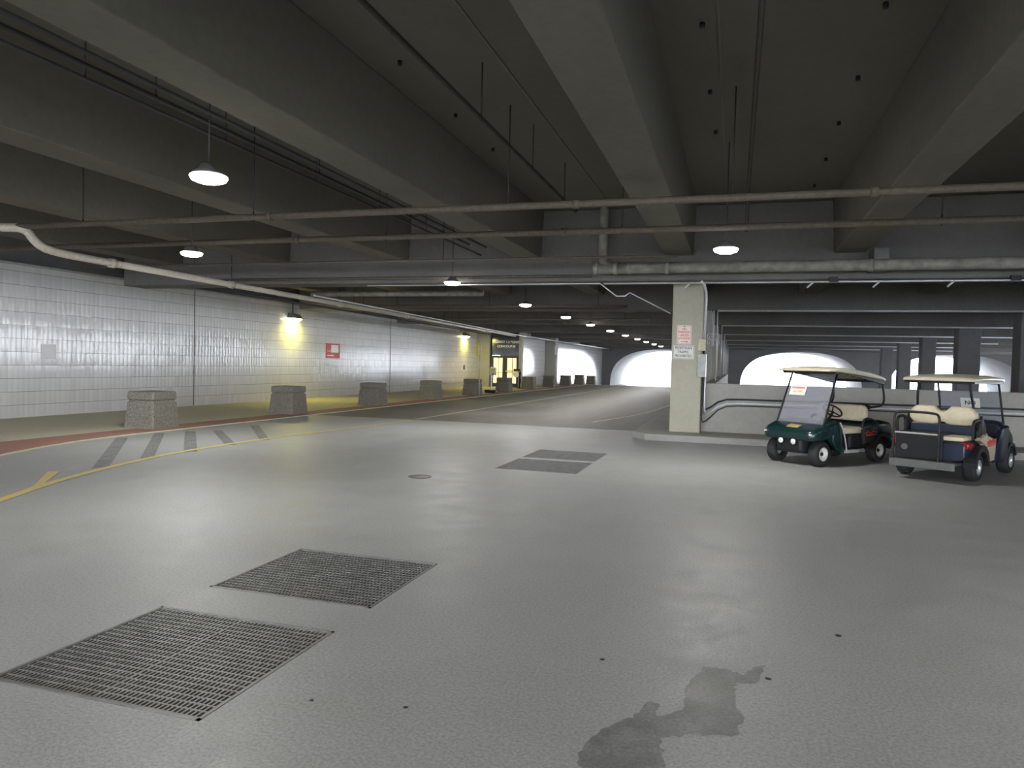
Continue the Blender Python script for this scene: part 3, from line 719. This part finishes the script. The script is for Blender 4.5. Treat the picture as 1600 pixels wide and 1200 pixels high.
# ------------------------------------------------------------------ things on the tiled wall
tag(MB().box(WX, WX + .012, 14.55, 14.98, 1.50, 1.90).build('blank_panel', 'whitetile', bevel=.003), 'blank bright white square panel on the tiled wall at far left', 'panel')
t = thing('wall_notice', 'red and white notice board on the tiled wall between the yellow lamps', 'sign', (WX, 28.9, 1.72))
MB().box(0, .02, -.58, .58, 0, .66).build('board', 'redpaint', t, bevel=.004)
MB().box(.0205, .023, -.18, .45, .26, .60).build('white_field', 'white', t)
MB().box(.0205, .023, -.50, .05, .10, .14).build('white_band', 'white', t)
MB().box(.0205, .023, -.50, -.22, .30, .33).build('white_dash', 'white', t)
tag(MB().box(WX, WX + .03, 45.4, 45.55, 1.2, 1.5).build('call_box', 'black'), 'small dark box on the end of the long tiled wall', 'box')

# ------------------------------------------------------------------ doorway to the concourse
t = thing('storefront', 'dark glazed doorway with AGENCY 1-2 BLDGS CONCOURSE lettering above', 'doorway', (-15.24, 48.3, .02))
MB().box(-1.06, 1.06, 0, .08, 2.20, 4.0).build('sign_panel', 'darkglass', t)
MB().box(-1.06, -.97, -.05, .08, 0, 2.2).build('jamb', 'darkframe', t)
MB().box(.97, 1.06, -.05, .08, 0, 2.2).build('jamb', 'darkframe', t)
MB().box(-.03, .03, -.05, .08, 0, 2.2).build('mullion', 'darkframe', t)
text_mesh('lettering', 'AGENCY 1-2 BLDGS', .215, 'white', t, (.06, -.006, 3.13), R90, bold=.008, sx=.98)
text_mesh('lettering', 'CONCOURSE', .215, 'white', t, (.06, -.006, 2.83), R90, bold=.008, sx=1.0)
for s_, nm in ((-1, 'left'), (1, 'right')):
    d = MB(); x0, x1 = (-.96, -.04) if s_ < 0 else (.04, .96)
    gx0, gx1 = x0 + .13, x1 - .13
    d.box(x0, gx0, -.03, .02, .01, 2.19).box(gx1, x1, -.03, .02, .01, 2.19).box(gx0, gx1, -.03, .02, .01, .28).box(gx0, gx1, -.03, .02, 2.03, 2.19)
    dl = d.build('door_leaf', 'darkframe', t)
    MB().box(gx0, gx1, -.01, .0, .28, 2.03).build('pane', 'litglass', dl)
    MB().box((gx0+gx1)/2 + .02, (gx0+gx1)/2 + .06, -.02, -.011, .28, 2.03).build('glazing_bar', 'darkframe', dl)
    MB().tube([(gx0 + .02, -.07, 1.02), (gx1 - .02, -.07, 1.02)], .02, 8).build('push_bar', 'alloy', dl)
struct(MB().box(-14.17, W2X + 1.2, 47.6, 48.42, .04, 4.0).build('trim_door_reveal', 'block') if False else MB().box(-14.17, -13.99, 48.0, 48.45, .04, 4.0).build('trim_door_reveal', 'block'))
struct(MB().box(W2X-.2, -14.0, 48.42, 48.7, .0, 4.0).build('wall_door_return', 'tile'))
tag(MB().box(-17.19, -15.9, 47.9, 47.995, 3.80, 3.87).build('soffit_lamp_strip', 'yellowsign'), 'narrow yellowish strip under the ceiling left of the doorway', 'strip')

# stand sign in front of the doorway
t = thing('sign_stand', 'white sign stand with a black base in front of the left door leaf', 'sign stand', (-12.95, 38.6, .02))
MB().box(-.32, .32, -.22, .22, 0, .16).build('base', 'black', t, bevel=.02)
MB().box(-.035, .035, -.03, .03, .16, 1.45).build('post', 'white', t)
MB().box(-.10, .30, -.05, -.03, .98, 1.42).build('sign_plate', 'signwhite', t)
MB().box(-.05, .24, -.056, -.051, 1.18, 1.34).build('arrow_mark', 'beltyellow', t)
MB().box(.03, .16, -.056, -.051, 1.02, 1.08).build('dark_mark', 'ink', t)
# tall pole with a yellow edge-on sign
t = thing('sign_pole', 'thin grey pole carrying an edge-on yellow sign against the fifth bollard', 'sign pole', (-12.36, 34.95, .02))
MB().tube([(0, 0, 0), (0, 0, 2.75)], .03, 8).build('pole', 'grey', t)
MB().box(-.13, -.02, -.22, .22, 2.02, 2.66).build('sign_plate', 'yellowsign', t)
t = thing('sign_pole', 'pale pole with a narrow white sign in front of the far pilaster', 'sign pole', (-12.3, 51.0, .02))
MB().tube([(0, 0, 0), (0, 0, 2.9)], .035, 8).build('pole', 'grey', t)
MB().box(-.07, .07, -.05, -.035, 2.35, 3.0).build('sign_plate', 'whitetile', t)
# belt barrier right of the doors
t = thing('belt_barrier', 'black barrier post with a yellow belt and a round white board by the doors', 'barrier', (-13.75, 46.9, .02))
MB().tube([(0, 0, .03), (0, 0, 1.1)], .05, 12).build('post', 'black', t)
MB().lathe([(.001, .0), (.22, .0), (.22, .02), (.05, .06), (.001, .06)], (0, 0, 0)).build('base', 'black', t)
MB().box(-1.0, -.05, -.01, .01, 1.10, 1.17).build('belt', 'beltyellow', t)
MB().box(-.42, .05, -.06, -.03, 1.17, 1.30).build('head', 'black', t)
MB().tube([(-.24, -.08, .93), (-.24, -.05, .93)], .20, 20).build('board', 'whitetile', t)
MB().tube(smooth_path([(0, -.05, 1.2), (.10, -.06, 1.0), (.02, -.06, .8), (.11, -.06, .55), (.04, -.06, .3)], 2), .035, 8).build('loose_belt', 'black', t)
# lamp post outside the far arch
t = thing('street_post', 'thin dark post standing in the daylight outside the far left arch', 'post', (-15.2, 102.0, -.66))
MB().tube([(0, 0, 0), (0, 0, 6.0)], .07, 10).build('pole', 'darkconduit', t)
MB().box(-.12, .12, -.12, .12, 0, .3).build('foot', 'darkconduit', t)

# ------------------------------------------------------------------ golf carts
def wheel(t, x, y, rimmat):
    s_ = 1 if y > 0 else -1
    w = MB().lathe([(.115, -.085), (.19, -.095), (.215, -.075), (.225, -.04), (.225, .04), (.215, .075), (.19, .095), (.115, .085)], (x, y, .225), 'y', 32)
    wo = w.build('tyre', 'rubber', t)
    MB().lathe([(.001, .025*s_), (.035, .03*s_), (.045, .05*s_), (.05, .03*s_), (.09, .02*s_), (.105, .07*s_), (.12, .092*s_), (.125, .08*s_), (.12, .0)], (x, y, .225), 'y', 28).build('rim', rimmat, wo)
    MB().lathe([(.001, .07*s_), (.03, .065*s_), (.035, .03*s_)], (x, y, .225), 'y', 12).build('hub', 'black' if rimmat == 'rim' else 'alloy', wo)
WB = 1.72
def roof(t, x0, x1, hw=.60, z=1.70, droop=0.0):
    mb = MB(); nx, ny = 12, 8; vs = []
    for k in range(nx + 1):
        u = k / nx; x = x0 + (x1 - x0) * u
        e = 1 - abs(2*u - 1) ** 4; w = hw * (0.93 + .07 * e)
        for j in range(ny + 1):
            v = -1 + 2 * j / ny
            vs.append((x, v * w, z - droop * (1 - u) ** 1.5 + .015 + .075 * e * (1 - .55 * abs(v) ** 3) + .012 * math.sin(PI*u)))
    m = ny + 1
    fs = [(k*m+j, k*m+j+1, (k+1)*m+j+1, (k+1)*m+j) for k in range(nx) for j in range(ny)]
    top = len(vs); vs += [(x, y, z - .015 - droop * (1 - (x - x0)/(x1 - x0)) ** 1.5) for x, y, _ in vs[:top]]
    fs += [(top+k*m+j, top+(k+1)*m+j, top+(k+1)*m+j+1, top+k*m+j+1) for k in range(nx) for j in range(ny)]
    for k in range(nx):
        fs += [(k*m, (k+1)*m, top+(k+1)*m, top+k*m), (k*m+ny, top+k*m+ny, top+(k+1)*m+ny, (k+1)*m+ny)]
    for j in range(ny):
        fs += [(j, top+j, top+j+1, j+1), (nx*m+j, nx*m+j+1, top+nx*m+j+1, top+nx*m+j)]
    mb.add(vs, fs, True)
    r = mb.build('roof', 'roof', t)
    fr = MB()
    dz = lambda u: droop * (1 - u) ** 1.5
    for s_ in (-1, 1):
        for k in range(8):
            u0, u1 = .03 + .9 * k / 8, .03 + .9 * (k + 1) / 8; xa, xc = x0 + (x1-x0)*u0, x0 + (x1-x0)*u1; ya, yc = s_*(hw-.07) - .03, s_*(hw-.07) + .03
            za, zc = z - dz(u0), z - dz(u1); w = (.09 - .055*k/7) if droop else .05
            fr.hexa([(xa, ya, za-w), (xc, ya, zc-w), (xc, yc, zc-w), (xa, yc, za-w)], [(xa, ya, za-.016), (xc, ya, zc-.016), (xc, yc, zc-.016), (xa, yc, za-.016)])
    for u in (.04, .92):
        x = x0 + (x1-x0)*u; fr.box(x - .03, x + .03, -hw + .07, hw - .07, z - dz(u) - .06, z - dz(u) - .016)
    fr.build('roof_frame', 'black', t)
def steering(t, y, dx=0):
    c = MB(); pts = [(.165 * math.cos(2*PI*k/24), .165 * math.sin(2*PI*k/24), 0) for k in range(24)]
    c.tube(pts, .015, 8, closed=True)
    for k in range(3):
        a = 2*PI*k/3 + .5; c.tube([(0, 0, -.02), (.16*math.cos(a), .16*math.sin(a), 0)], .012, 6)
    c.rot((0, 0, 0), 'Y', math.radians(-42)); s = c.build('steering_wheel', 'black', t); s.location = (-.60 + dx, y, .97)
    MB().tube([(-.61 + dx, y, .955), (-.36 + dx, y, .68)], .025, 8).build('steering_column', 'black', t)
def arch_fender(x, yc, hw, r0, r1, mat, t, a0=5, a1=175, name='fender'):
    mb = MB(); n = 14; vs = []
    for k in range(n + 1):
        a = math.radians(a0 + (a1 - a0) * k / n)
        for (r, y) in ((r0, yc - hw), (r1, yc - hw), (r1, yc + hw), (r0, yc + hw)):
            vs.append((x + r * math.cos(a), y, .225 + r * math.sin(a)))
    fs = [(k*4+j, k*4+(j+1) % 4, (k+1)*4+(j+1) % 4, (k+1)*4+j) for k in range(n) for j in range(4)] + [(0, 1, 2, 3), (n*4+3, n*4+2, n*4+1, n*4)]
    mb.add(vs, fs); return mb.build(name, mat, t)
def shield(t, mat, b0_, t0_):
    MB().add([(b0_[0], -.47, b0_[1]), (b0_[0], .47, b0_[1]), (t0_[0], .45, t0_[1]), (t0_[0], -.45, t0_[1]),
              (b0_[0]-.008, -.47, b0_[1]), (b0_[0]-.008, .47, b0_[1]), (t0_[0]-.008, .45, t0_[1]), (t0_[0]-.008, -.45, t0_[1])],
             [(0, 1, 2, 3), (7, 6, 5, 4), (0, 4, 5, 1), (3, 2, 6, 7), (0, 3, 7, 4), (1, 5, 6, 2)]).build('windshield', mat, t)
    for s_ in (-1, 1):
        MB().tube([(b0_[0] + .05, s_*.50, b0_[1] - .12), (b0_[0], s_*.49, b0_[1]), (t0_[0], s_*.47, t0_[1] + .02)], .018, 8).build('front_strut', 'black', t)

def cart_one():
    ang = math.atan2(-.756, -.655)
    t = thing('golf_cart', 'dark green golf cart facing us, cream roof, NO PARKING notice behind its windshield', 'golf cart', (1.15, 14.26, 0), ang)
    for x in (0, -WB):
        for y in (-.44, .44): wheel(t, x, y, 'rim')
    # front cowl
    MB().loft([(.34, .36, .49, .57, .04), (.325, .45, .465, .60, .06), (.28, .52, .45, .635, .07), (.18, .565, .45, .68, .08), (.04, .585, .46, .725, .09), (-.10, .59, .47, .765, .09), (-.22, .585, .50, .79, .08), (-.38, .57, .55, .81, .06)]).build('front_cowl', 'green', t)
    MB().loft([(.29, .22, .27, .46, .04), (.24, .27, .22, .50, .05), (0, .30, .20, .56, .05), (-.3, .33, .22, .60, .05)]).build('nose', 'black', t)
    for s_ in (-1, 1):
        MB().loft([(-.16, .045, .45, .73, .03, s_*.54), (-.30, .05, .30, .77, .03, s_*.54), (-.42, .045, .25, .73, .03, s_*.54), (-.52, .03, .24, .40, .02, s_*.54)]).build('side_apron', 'green', t)
        MB().tube(smooth_path([(-.36, s_*.59, .78), (-.44, s_*.595, .66), (-.52, s_*.60, .45), (-.58, s_*.59, .25)], 2), .014, 8).build('edge_trim', 'grey', t)
        MB().box(.30, .322, s_*.47 - .03, s_*.47 + .03, .565, .585).build('marker_light', 'headlens', t)
    for y in (-.13, .13):
        h = MB().lathe([(.001, .03), (.035, .025), (.052, .01), (.055, -.02), (.04, -.06)], (.315, y, .425), 'x', 20).build('headlight', 'headlens', t)
        MB().lathe([(.056, .012), (.064, .0), (.056, -.05)], (.315, y, .425), 'x', 20).build('bezel', 'black', h)
    em = MB().loft([(.06, .13, .70, .722, .008), (.13, .13, .68, .704, .008), (.20, .12, .655, .678, .008)]).build('emblem', 'gold', t)
    # floor, seat base, rear body
    MB().box(-1.0, -.25, -.54, .54, .235, .285).build('floor_pan', 'black', t, bevel=.01)
    for s_ in (-1, 1): MB().box(-.98, -.58, s_*.555 - .02, s_*.555 + .02, .22, .28).build('sill', 'grey', t, bevel=.008)
    MB().loft([(-.76, .50, .28, .54, .05), (-.90, .52, .28, .55, .05), (-1.35, .53, .30, .55, .05)]).build('seat_base', 'black', t)
    MB().loft([(-1.22, .50, .30, .70, .06), (-1.40, .55, .47, .76, .08), (-1.70, .57, .50, .80, .09), (-2.0, .56, .47, .76, .09), (-2.16, .50, .40, .66, .08), (-2.20, .44, .40, .58, .05)]).build('rear_body', 'green', t)
    MB().loft([(-1.25, .30, .22, .55, .05), (-2.1, .30, .26, .55, .05)]).build('chassis', 'black', t)
    for s_ in (-1, 1):
        arch_fender(-WB, s_*.50, .09, .27, .33, 'black', t, name='rear_fender')
        lg = MB()   # small scrawled red emblem
        lg.tube([(-1.18, s_*.575, .56), (-1.25, s_*.575, .60), (-1.32, s_*.575, .56), (-1.40, s_*.575, .60), (-1.52, s_*.575, .575)], .012, 6)
        lg.tube([(-1.20, s_*.575, .53), (-1.50, s_*.575, .54)], .009, 6)
        lg.build('side_emblem', 'redpaint', t)
        MB().loft([(-1.10, .02, .36, .64, .01, s_*.545), (-1.56, .02, .44, .70, .01, s_*.552)]).build('side_panel', 'black', t)
    MB().loft([(-.66, .48, .575, .65, .03), (-.70, .50, .555, .68, .05), (-1.18, .50, .555, .68, .05), (-1.24, .48, .57, .66, .03)]).build('seat', 'vinyl', t)
    bk = MB().loft([(-1.20, .49, .82, 1.05, .09), (-1.23, .52, .78, 1.08, .11), (-1.30, .52, .78, 1.08, .11), (-1.33, .49, .82, 1.05, .09)])
    bk.build('backrest', 'vinyl', t)
    for s_ in (-1, 1):
        MB().box(-1.42, -1.37, s_*.30 - .02, s_*.30 + .02, .64, 1.05).build('backrest_bracket', 'black', t)
        MB().tube(smooth_path([(-1.72, s_*.50, 1.55), (-1.74, s_*.51, 1.50), (-1.80, s_*.53, 1.22), (-1.76, s_*.53, 1.08), (-1.62, s_*.53, 1.05), (-1.36, s_*.52, 1.04)], 2), .020, 8).build('rear_strut', 'black', t)
        MB().tube(smooth_path([(-1.10, s_*.54, .66), (-1.12, s_*.55, .80), (-1.22, s_*.55, .84), (-1.40, s_*.54, .82), (-1.58, s_*.54, .74)], 2), .022, 8).build('armrest', 'black', t)
    MB().box(-1.40, -1.345, -.50, .50, 1.00, 1.10).build('cross_rail', 'black', t)
    MB().box(-.42, -.35, -.55, .55, .66, .80).build('dashboard', 'black', t)
    steering(t, .27)
    roof(t, -1.78, -.10, z=1.705, droop=.15)
    shield(t, 'shield', (-.02, .725), (-.40, 1.63))
    # notice taped behind the windshield (right-hand side of the cart)
    n = MB().box(-.002, .002, -.17, .17, -.11, .11).build('notice', 'signwhite', t)
    n['label'] = 'white notice reading NO PARKING ANY TIME'
    n.location = (-.262, -.23, 1.34); n.rotation_euler = (0, math.radians(-22.7), 0)
    for k, w_ in enumerate(['NO PARKING', 'ANY TIME']):
        text_mesh('lettering', w_, .052, 'redpaint' if k == 0 else 'yellowsign', n, (.004, 0, .035 - .075*k), (PI/2, 0, PI/2), bold=.0008, sx=.9)
    return t
cart_one()

def cart_two():
    ang = math.atan2(.815, .58) + .07
    # origin at the middle of the front axle
    ox, oy = 3.25 + math.cos(ang) * WB, 13.50 + math.sin(ang) * WB
    t = thing('golf_cart', 'dark navy golf cart seen from behind, double humped beige seat and rear grab bar', 'golf cart', (ox, oy, 0), ang)
    for x in (0, -WB):
        for y in (-.50, .50): wheel(t, x, y, 'alloy')
    MB().loft([(.42, .34, .34, .50, .06), (.38, .44, .34, .56, .08), (.26, .54, .45, .64, .10), (.08, .58, .49, .74, .12), (-.12, .59, .50, .84, .14), (-.30, .58, .46, .91, .16), (-.48, .575, .42, .93, .16), (-.62, .56, .44, .88, .12)]).build('front_cowl', 'navy', t)
    MB().loft([(.36, .26, .20, .46, .05), (0, .30, .20, .56, .05), (-.3, .33, .22, .60, .05)]).build('nose', 'black', t)
    for s_ in (-1, 1):
        MB().loft([(-.24, .05, .28, .84, .03, s_*.55), (-.60, .045, .25, .80, .03, s_*.55), (-.90, .03, .24, .36, .02, s_*.55)]).build('side_apron', 'navy', t)
        arch_fender(0, s_*.51, .09, .26, .31, 'navy', t, 15, 165, name='front_fender')
    MB().box(-1.0, -.25, -.54, .54, .235, .285).build('floor_pan', 'black', t, bevel=.01)
    MB().loft([(-1.0, .50, .28, .58, .05), (-1.1, .52, .28, .60, .05), (-1.60, .53, .30, .62, .05)]).build('seat_base', 'navy', t)
    for s_ in (-1, 1):
        MB().add([(-.86, s_*.57, .29), (-1.32, s_*.615, .30), (-1.42, s_*.62, .46), (-1.60, s_*.62, .60), (-1.80, s_*.61, .66), (-1.50, s_*.605, .74), (-.86, s_*.58, .62),
                  (-.86, s_*.53, .29), (-1.32, s_*.545, .30), (-1.42, s_*.545, .46), (-1.60, s_*.54, .60), (-1.80, s_*.535, .66), (-1.50, s_*.53, .74), (-.86, s_*.53, .62)],
                 [(0, 1, 2, 3, 4, 5, 6), (13, 12, 11, 10, 9, 8, 7)] + [(k, (k+1) % 7, 7+(k+1) % 7, 7+k) for k in range(7)]).build('side_panel', 'beigebody', t)
        arch_fender(-WB, s_*.55, .09, .265, .36, 'black', t, 2, 178, name='rear_fender')
        # red lettering-like band on the side panel
        lg = MB()
        for k in range(9):
            x = -.93 - .062 * k; h = .06 if k % 3 else .08
            lg.box(x - .024, x + .018, s_*(.590 + .004*k) - .003, s_*(.590+.004*k) + .005, .575, .575 + h)
        for k in range(9): lg.box(-.96 - .062*k, -.89 - .062*k, s_*(.590+.004*k) - .003, s_*(.590+.004*k) + .005, .545, .56)
        lg.build('side_lettering', 'redpaint', t)
        MB().loft([(-1.98, .075, .53, .62, .03, s_*.50), (-2.06, .085, .52, .64, .04, s_*.49), (-2.12, .06, .53, .62, .03, s_*.47)]).build('tail_light', 'redlens', t)
    MB().loft([(-1.55, .52, .34, .64, .06), (-1.9, .55, .42, .64, .08), (-2.10, .52, .38, .63, .07), (-2.14, .48, .34, .60, .05)]).build('rear_body', 'navy', t)
    MB().loft([(-1.25, .30, .22, .55, .05), (-2.1, .30, .24, .5, .05)]).build('chassis', 'black', t)
    MB().loft([(-.98, .48, .645, .72, .03), (-1.02, .50, .62, .75, .05), (-1.44, .50, .62, .75, .05), (-1.48, .48, .64, .73, .03)]).build('seat', 'vinyl', t)
    # double humped backrest
    mb = MB(); n = 24; vs = []
    prof = []
    for k in range(n + 1):
        y = -.53 + 1.06 * k / n; u = abs(y)
        top = 1.17 - .09 * max(0, 1 - (u/.13)**2) - .10 * max(0, (u - .38)/.15) ** 2
        bot = .86 + .05 * max(0, 1 - (u/.10)**2) + .10 * max(0, (u - .38)/.15) ** 2
        prof.append((y, bot, top))
    for x, q in ((-1.50, .03), (-1.54, 0), (-1.62, 0), (-1.66, .03)):
        for y, b_, t_ in prof: vs.append((x, y * .94 * (1 - q*.8), b_ + q))
        for y, b_, t_ in reversed(prof): vs.append((x, y * .94 * (1 - q*.8), t_ - q))
    m = 2 * (n + 1); fs = [(i*m+k, i*m+(k+1) % m, (i+1)*m+(k+1) % m, (i+1)*m+k) for i in range(3) for k in range(m)]
    for i in (0, 3):
        for k in range(n): fs.append((i*m+k, i*m+k+1, i*m+m-2-k, i*m+m-1-k))
    mb.add(vs, fs, True); mb.build('backrest', 'vinyl', t)
    MB().box(-1.64, -1.52, -.48, .48, .66, .88).build('backrest_shell', 'navy', t, bevel=.02)
    # rear facing seat: cushion, black box, foot plate, grab bar
    MB().loft([(-1.70, .47, .65, .70, .03), (-1.74, .49, .64, .72, .04), (-2.06, .49, .64, .72, .04), (-2.11, .47, .65, .70, .03)]).build('rear_seat', 'vinyl', t)
    MB().box(-2.20, -1.72, -.20, .50, .722, .745).build('cargo_flap', 'black', t, bevel=.005)
    MB().box(-2.19, -2.145, -.20, .50, .32, .72).build('rear_panel', 'black', t, bevel=.01)
    em = MB().tube([(-2.192, .36, .50), (-2.198, .36, .50)], .05, 18).build('badge', 'iron', t)
    MB().box(-2.42, -2.12, -.46, .50, .27, .31).build('foot_plate', 'iron', t, bevel=.008)
    MB().box(-2.44, -2.42, -.46, .50, .20, .32).build('plate_lip', 'iron', t, bevel=.006)
    MB().tube(smooth_path([(-2.38, .47, .24), (-2.36, .47, .80), (-2.35, .47, 1.03), (-2.35, .40, 1.08), (-2.35, -.12, 1.08), (-2.35, -.20, 1.03), (-2.36, -.20, .80), (-2.38, -.20, .24)], 2), .020, 8).build('grab_bar', 'black', t)
    MB().tube([(-2.36, .47, .74), (-2.36, -.20, .74)], .016, 8).build('grab_rail', 'grey', t)
    for s_ in (-1, 1):
        MB().tube(smooth_path([(-1.66, s_*.55, .70), (-1.64, s_*.56, .94), (-1.72, s_*.56, .98), (-1.94, s_*.56, .97), (-2.0, s_*.56, .90), (-1.98, s_*.56, .68)], 2), .024, 8).build('armrest', 'black', t)
        MB().tube(smooth_path([(-1.50, s_*.42, .80), (-1.52, s_*.42, 1.18), (-1.60, s_*.40, 1.36), (-1.62, s_*.38, 1.60)], 2), .020, 8).build('rear_strut', 'black', t)
        MB().loft([(-1.34, .015, .62, .84, .01, s_*.545), (-1.54, .02, .66, 1.04, .02, s_*.54), (-1.64, .015, .68, .94, .01, s_*.54)]).build('hip_restraint', 'black', t)
    MB().box(-.66, -.60, -.53, .53, .70, .86).build('dashboard', 'black', t)
    steering(t, .27, -.16)
    roof(t, -1.92, -.30, hw=.56, z=1.60)
    shield(t, 'shield2', (-.12, .80), (-.46, 1.57))
    n_ = MB().box(-.002, .002, -.15, .15, -.09, .09).build('notice', 'signwhite', t)
    n_['label'] = 'white notice reading NO'
    n_.location = (-.325, -.02, 1.20); n_.rotation_euler = (0, math.radians(-23.8), 0)
    text_mesh('lettering', 'NO', .11, 'ink', n_, (-.004, 0, .0), (PI/2, 0, -PI/2), bold=.002)
    return t
cart_two()
